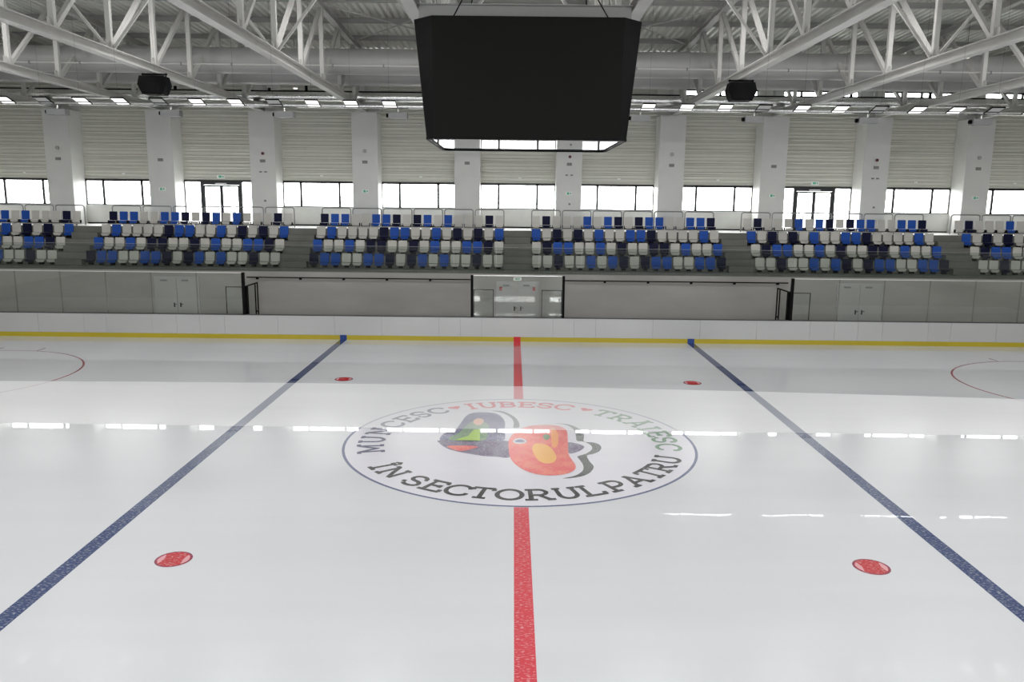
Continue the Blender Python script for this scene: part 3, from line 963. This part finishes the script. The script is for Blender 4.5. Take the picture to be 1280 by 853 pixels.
def ring(name, cx, cy, r0, r1, z, m_, parent=ice, n=128):
    mb = MB()
    for i in range(n):
        a = 2 * PI * i / n; b = 2 * PI * (i + 1) / n
        mb.quad((cx + r0 * math.cos(a), cy + r0 * math.sin(a), z), (cx + r1 * math.cos(a), cy + r1 * math.sin(a), z), (cx + r1 * math.cos(b), cy + r1 * math.sin(b), z), (cx + r0 * math.cos(b), cy + r0 * math.sin(b), z))
    return ob(name, mb, m_, parent)


BY = BOARD_Y - .014
for x in (-7.667, 7.667): flat('blue_line', [(x - .15, -15, ), (x + .15, -15), (x + .15, BY), (x - .15, BY)], .001, M['ice_blue'])
flat('centre_line', [(-.15, -15), (.15, -15), (.15, -4.52), (-.15, -4.52)], .001, M['ice_red'])
flat('centre_line', [(-.15, 4.52), (.15, 4.52), (.15, BY), (-.15, BY)], .001, M['ice_red'])
for x in (-6.023, 6.023):
    for y in (-7.072, 7.072):
        R = .31
        flat('faceoff_spot', [(x + R * math.cos(2 * PI * i / 40), y + R * math.sin(2 * PI * i / 40)) for i in range(40)], .001, M['ice_dark'])
        R = .275
        flat('spot_centre', [(x + R * math.cos(2 * PI * i / 40), y + R * math.sin(2 * PI * i / 40)) for i in range(40)], .002, M['ice_dred'])
        for s in (-1, 1):
            a0 = math.radians(38)
            pts = [(x + s * .262 * math.cos(a0 * (1 - 2 * i / 12)), y + .262 * math.sin(a0 * (1 - 2 * i / 12))) for i in range(13)]
            pts += [(x + s * .19, y - .262 * math.sin(a0)), (x + s * .165, y), (x + s * .19, y + .262 * math.sin(a0))]
            flat('spot_segment', pts, .003, M['ice_pink'])
for s in (-1, 1):
    cx, cy = s * 20.10, 7.117
    ring('faceoff_circle', cx, cy, 4.45, 4.52, .001, M['ice_circ'])
    for q in (-1, 1):
        xh = cx + q * .85
        for yy in (cy + 4.45, cy - 5.05):
            flat('hash_mark', [(xh - .03, yy), (xh + .03, yy), (xh + .03, yy + .62), (xh - .03, yy + .62)], .0015, M['ice_circ'])

# ---- centre emblem
N = 128
emb = flat('centre_emblem', [(4.5 * math.cos(2 * PI * i / N), 4.5 * math.sin(2 * PI * i / N)) for i in range(N)], .002, M['ice_disc'])
ring('emblem_ring', 0, 0, 4.44, 4.51, .003, M['ice_ring'], emb)


def smooth_loop(p, n=4):
    out = []; k = len(p)
    for i in range(k):
        a, b, c, d = (Vector(p[(i + j) % k]) for j in (-1, 0, 1, 2))
        for q in range(n):
            t_ = q / n
            out.append(tuple(0.5 * ((2 * b) + (c - a) * t_ + (2 * a - 5 * b + 4 * c - d) * t_ * t_ + (3 * b - a - 3 * c + d) * t_ ** 3)))
    return out


ART = [
    ('painted_shadow', 'a_shadow', .003, True, [(-0.82, 3.05), (-0.57, 3.04), (-0.35, 2.84), (-0.13, 2.39), (-0.02, 1.92), (0.01, 1.46), (-0.02, 1.31), (-0.16, 1.27), (-0.15, 1.76), (-0.21, 2.23), (-0.39, 2.67), (-0.61, 2.95)]),
    ('painted_shadow', 'a_shadow', .003, True, [(0.99, 1.78), (1.31, 1.71), (1.52, 1.49), (1.65, 1.21), (1.73, 0.94), (1.71, 0.49), (1.68, 0.06), (1.91, -0.01), (2.04, -0.18), (2.07, -0.46), (1.98, -0.76), (1.82, -0.96), (1.65, -1.11), (1.67, -1.53), (1.73, -1.83), (1.71, -2.06), (1.61, -2.35), (1.44, -2.58), (1.21, -2.72), (0.95, -2.77), (1.2, -2.61), (1.36, -2.41), (1.47, -2.13), (1.49, -1.78), (1.44, -1.42), (1.41, -1.17), (1.62, -0.97), (1.78, -0.7), (1.84, -0.43), (1.79, -0.16), (1.66, 0.05), (1.5, 0.12), (1.5, 0.48), (1.5, 1.01), (1.42, 1.4), (1.26, 1.66)]),
    ('painted_shape', 'a_navy', .003, True, [(-1.72, 1.02), (-1.61, 1.85), (-1.52, 2.45), (-1.36, 2.77), (-1.14, 2.86), (-0.88, 2.84), (-0.65, 2.7), (-0.5, 2.37), (-0.4, 1.82), (-0.4, 1.08), (-0.43, 0.01), (-1.03, -0.02), (-1.74, -0.03), (-2.06, 0.04), (-2.06, 0.45), (-1.96, 0.73), (-1.74, 0.80)]),
    ('painted_shape', 'a_green', .004, True, [(-1.86, 0.25), (-1.62, 0.74), (-1.44, 1.55), (-1.27, 1.87), (-0.97, 1.8), (-0.83, 1.35), (-0.85, 0.7), (-0.95, 0.04), (-1.69, 0.03)]),
    ('painted_shape', 'a_lime', .005, False, [(-1.69, 0.06), (-1.36, 0.47), (-1.23, 1.04), (-1.07, 1.11), (-1.03, 0.04)]),
    ('painted_shape', 'a_orange', .005, True, [(-1.29, 1.94), (-1.2, 2.18), (-1.05, 2.15), (-1.0, 1.92), (-1.05, 1.57), (-1.17, 1.49), (-1.26, 1.64)]),
    ('painted_shape', 'a_purple', .004, True, [(-2.06, 0.03), (-2.05, -0.22), (-1.91, -0.53), (-1.71, -0.77), (-1.43, -0.97), (-1.16, -1.11), (-0.9, -1.22), (-0.59, -1.27), (-0.26, -1.3), (-0.22, -0.6), (-0.25, 0.01), (-1.03, 0.02)]),
    ('painted_shape', 'a_red', .005, True, [(-1.84, -0.46), (-1.43, -0.4), (-1.06, -0.47), (-1.22, -0.69), (-1.44, -0.85), (-1.63, -0.77)]),
    ('painted_shape', 'a_purple', .004, True, [(1.25, -0.04), (1.44, -0.1), (1.58, -0.23), (1.64, -0.4), (1.56, -0.64), (1.41, -0.85), (1.23, -0.95), (1.15, -0.55)]),
    ('painted_shape', 'a_red', .006, True, [(-0.28, 0.05), (-0.17, 0.68), (0.03, 1.15), (0.3, 1.46), (0.6, 1.57), (0.94, 1.56), (1.15, 1.43), (1.27, 1.16), (1.29, 0.77), (1.25, -0.04), (1.21, -0.72), (1.21, -1.11), (1.26, -1.48), (1.31, -1.84), (1.28, -2.13), (1.16, -2.36), (0.92, -2.54), (0.66, -2.59), (0.41, -2.53), (0.17, -2.34), (-0.04, -2.0), (-0.17, -1.65), (-0.25, -1.22), (-0.28, -0.57)]),
    ('painted_shape', 'a_orange', .007, True, [(0.88, 1.18), (0.98, 1.19), (1.03, 0.69), (1.0, -0.05), (0.92, -0.46), (0.82, -0.33)]),
    ('painted_shape', 'a_yellow', .008, True, [(0.31, -0.62), (0.37, -0.24), (0.5, -0.17), (0.68, -0.27), (0.81, -0.6), (0.88, -1.12), (0.87, -1.44), (0.78, -1.68), (0.62, -1.75), (0.47, -1.6), (0.37, -1.2)]),
    ('painted_shape', 'a_green', .008, True, [(0.62, 0.45), (0.67, 0.63), (0.76, 0.64), (0.81, 0.45), (0.75, 0.2), (0.67, 0.19)]),
    ('painted_shape', 'ice_disc', .007, True, [(-0.17, 0.02), (-0.11, 0.2), (0.02, 0.28), (0.15, 0.17), (0.19, 0.01), (0.12, -0.15), (-0.0, -0.21), (-0.13, -0.14)]),
    ('painted_shape', 'a_navy', .008, True, [(-0.13, 0.02), (-0.07, 0.13), (0.03, 0.17), (0.11, 0.1), (0.14, 0.01), (0.09, -0.08), (-0.0, -0.1), (-0.09, -0.07)]),
]
for nm, mm, z, sm_, pts in ART:
    flat(nm, smooth_loop(pts) if sm_ else pts, z, M[mm], emb)

# slab serif letters as strokes in a unit-high box
TH = .16


def arc(cx, cy, rx, ry, a0, a1, n=14):
    return [(cx + rx * math.cos(math.radians(a0 + (a1 - a0) * i / n)), cy + ry * math.sin(math.radians(a0 + (a1 - a0) * i / n))) for i in range(n + 1)]


def sf(x, y, w=.30): return [(x - w / 2, y), (x + w / 2, y)]        # slab serif


b_ = .06; t__ = .94
GLYPH = {
    'I': (.40, [[(.2, b_), (.2, t__)], sf(.2, b_, .38), sf(.2, t__, .38)]),
    'T': (.86, [[(.43, b_), (.43, t__)], sf(.43, b_, .40), [(.04, t__), (.82, t__)], [(.07, t__), (.07, .74)], [(.79, t__), (.79, .74)]]),
    'L': (.80, [[(.2, b_), (.2, t__)], sf(.2, t__, .38), [(.02, b_), (.76, b_)], [(.73, b_), (.73, .28)]]),
    'E': (.82, [[(.2, b_), (.2, t__)], [(.02, b_), (.78, b_)], [(.02, t__), (.76, t__)], [(.2, .52), (.58, .52)], [(.75, b_), (.75, .27)], [(.73, t__), (.73, .75)], [(.58, .40), (.58, .64)]]),
    'M': (1.10, [[(.2, b_), (.2, t__)], [(.9, b_), (.9, t__)], [(.2, t__), (.55, .22), (.9, t__)], sf(.16, b_), sf(.94, b_), sf(.12, t__, .24), sf(.98, t__, .24)]),
    'N': (.98, [[(.2, b_), (.2, t__)], [(.78, b_), (.78, t__)], [(.2, t__), (.78, b_)], sf(.2, b_), sf(.78, t__), sf(.12, t__, .22)]),
    'U': (.96, [[(.2, t__), (.2, .38)] + arc(.48, .38, .28, .32, 180, 360) + [(.76, t__)], sf(.2, t__), sf(.76, t__)]),
    'O': (.96, [arc(.48, .5, .40, .44, 0, 360, 28)]),
    'C': (.90, [arc(.50, .5, .42, .44, 42, 318, 24), [(.80, .80), (.83, .66)], [(.80, .20), (.83, .30)]]),
    'S': (.76, [[(.66, .78)] + arc(.38, .72, .27, .22, 35, 270, 12) + arc(.38, .28, .29, .22, 90, -145, 12), [(.66, .78), (.67, .66)], [(.10, .18), (.08, .34)]]),
    'B': (.86, [[(.2, b_), (.2, t__)], [(.02, t__), (.48, t__)] + arc(.48, .73, .22, .21, 90, -90, 10) + [(.2, .52)], [(.02, b_), (.50, b_)] + arc(.50, .29, .26, .23, -90, 90, 10)]),
    'P': (.84, [[(.2, b_), (.2, t__)], sf(.2, b_, .40), [(.02, t__), (.48, t__)] + arc(.48, .68, .26, .26, 90, -90, 10) + [(.2, .42)]]),
    'R': (.94, [[(.2, b_), (.2, t__)], sf(.2, b_, .38), [(.02, t__), (.48, t__)] + arc(.48, .70, .25, .24, 90, -90, 10) + [(.2, .46)], [(.46, .46), (.76, b_)], sf(.80, b_, .26)]),
    'A': (1.0, [[(.18, b_), (.50, t__), (.82, b_)], [(.30, .34), (.70, .34)], sf(.16, b_), sf(.84, b_), [(.36, t__), (.56, t__)]]),
}
GLYPH['Ă'] = (1.0, GLYPH['A'][1] + [arc(.50, 1.22, .16, .13, 200, 340, 8)])
GLYPH['Î'] = (.40, GLYPH['I'][1] + [[(.04, 1.06), (.2, 1.20), (.36, 1.06)]])


def stroke(pts, th=TH):
    out = []
    for (x0, y0), (x1, y1) in zip(pts, pts[1:]):
        d = math.hypot(x1 - x0, y1 - y0)
        if d < 1e-6: continue
        nx, ny = -(y1 - y0) / d * th / 2, (x1 - x0) / d * th / 2
        n = max(1, int(d / .12))
        for i in range(n):
            a = i / n; b = (i + 1) / n
            ax, ay, bx, by = x0 + (x1 - x0) * a, y0 + (y1 - y0) * a, x0 + (x1 - x0) * b, y0 + (y1 - y0) * b
            out.append([(ax + nx, ay + ny), (ax - nx, ay - ny), (bx - nx, by - ny), (bx + nx, by + ny)])
    for x, y in pts[1:-1]:
        out.append([(x + th / 2 * math.cos(q * PI / 4), y + th / 2 * math.sin(q * PI / 4)) for q in range(8)])
    return out


def letter(ch, ang, top_, m_, h=.66, r_in=3.48, r_out=4.15, wscale=.66):
    w, strokes = GLYPH[ch]
    mb = MB(); zz = .004
    for s_ in strokes:
        for poly in stroke(s_):
            zz += .00006
            pts = []
            for u, v in poly:
                du = (u - w / 2) * wscale
                if top_: r = r_in + v * h; a = math.radians(ang) - du / 3.8
                else: r = r_out - v * h; a = math.radians(ang) + du / 3.8
                pts.append((r * math.cos(a), r * math.sin(a), zz))
            if sum(p[0] * q[1] - q[0] * p[1] for p, q in zip(pts, pts[1:] + pts[:1])) < 0: pts.reverse()
            mb.quad(*pts)
    return ob('painted_letter', mb, m_, emb)


for ch, a in zip('MUNCESC', (191.3, 179.6, 168.2, 157.2, 147.3, 138.4, 129.0)): letter(ch, a, True, M['t_blue'])
for ch, a in zip('IUBESC', (112.2, 104.3, 95.3, 86.4, 77.8, 69.0)): letter(ch, a, True, M['t_red'])
for ch, a in zip('TRĂIESC', (49.2, 39.2, 28.6, 20.4, 12.4, 4.2, -5.2)): letter(ch, a, True, M['t_green'])
for ch, a in zip('ÎNSECTORULPATRU', (-147.2, -139.4, -127.6, -119.2, -110.8, -102.6, -93.6, -84.2, -75.0, -66.6, -57.0, -47.8, -38.6, -30.0, -20.8)): letter(ch, a, False, M['t_black'])
for a in (119.8, 58.6):
    pts = []
    for i in range(28):
        q = 2 * PI * i / 28
        u = 16 * math.sin(q) ** 3 / 17 * .20; v = (13 * math.cos(q) - 5 * math.cos(2 * q) - 2 * math.cos(3 * q) - math.cos(4 * q)) / 17 * .21
        an = math.radians(a) - u / 3.85; r = 3.87 + v
        pts.append((r * math.cos(an), r * math.sin(an)))
    flat('painted_heart', pts, .004, M['t_red'], emb)
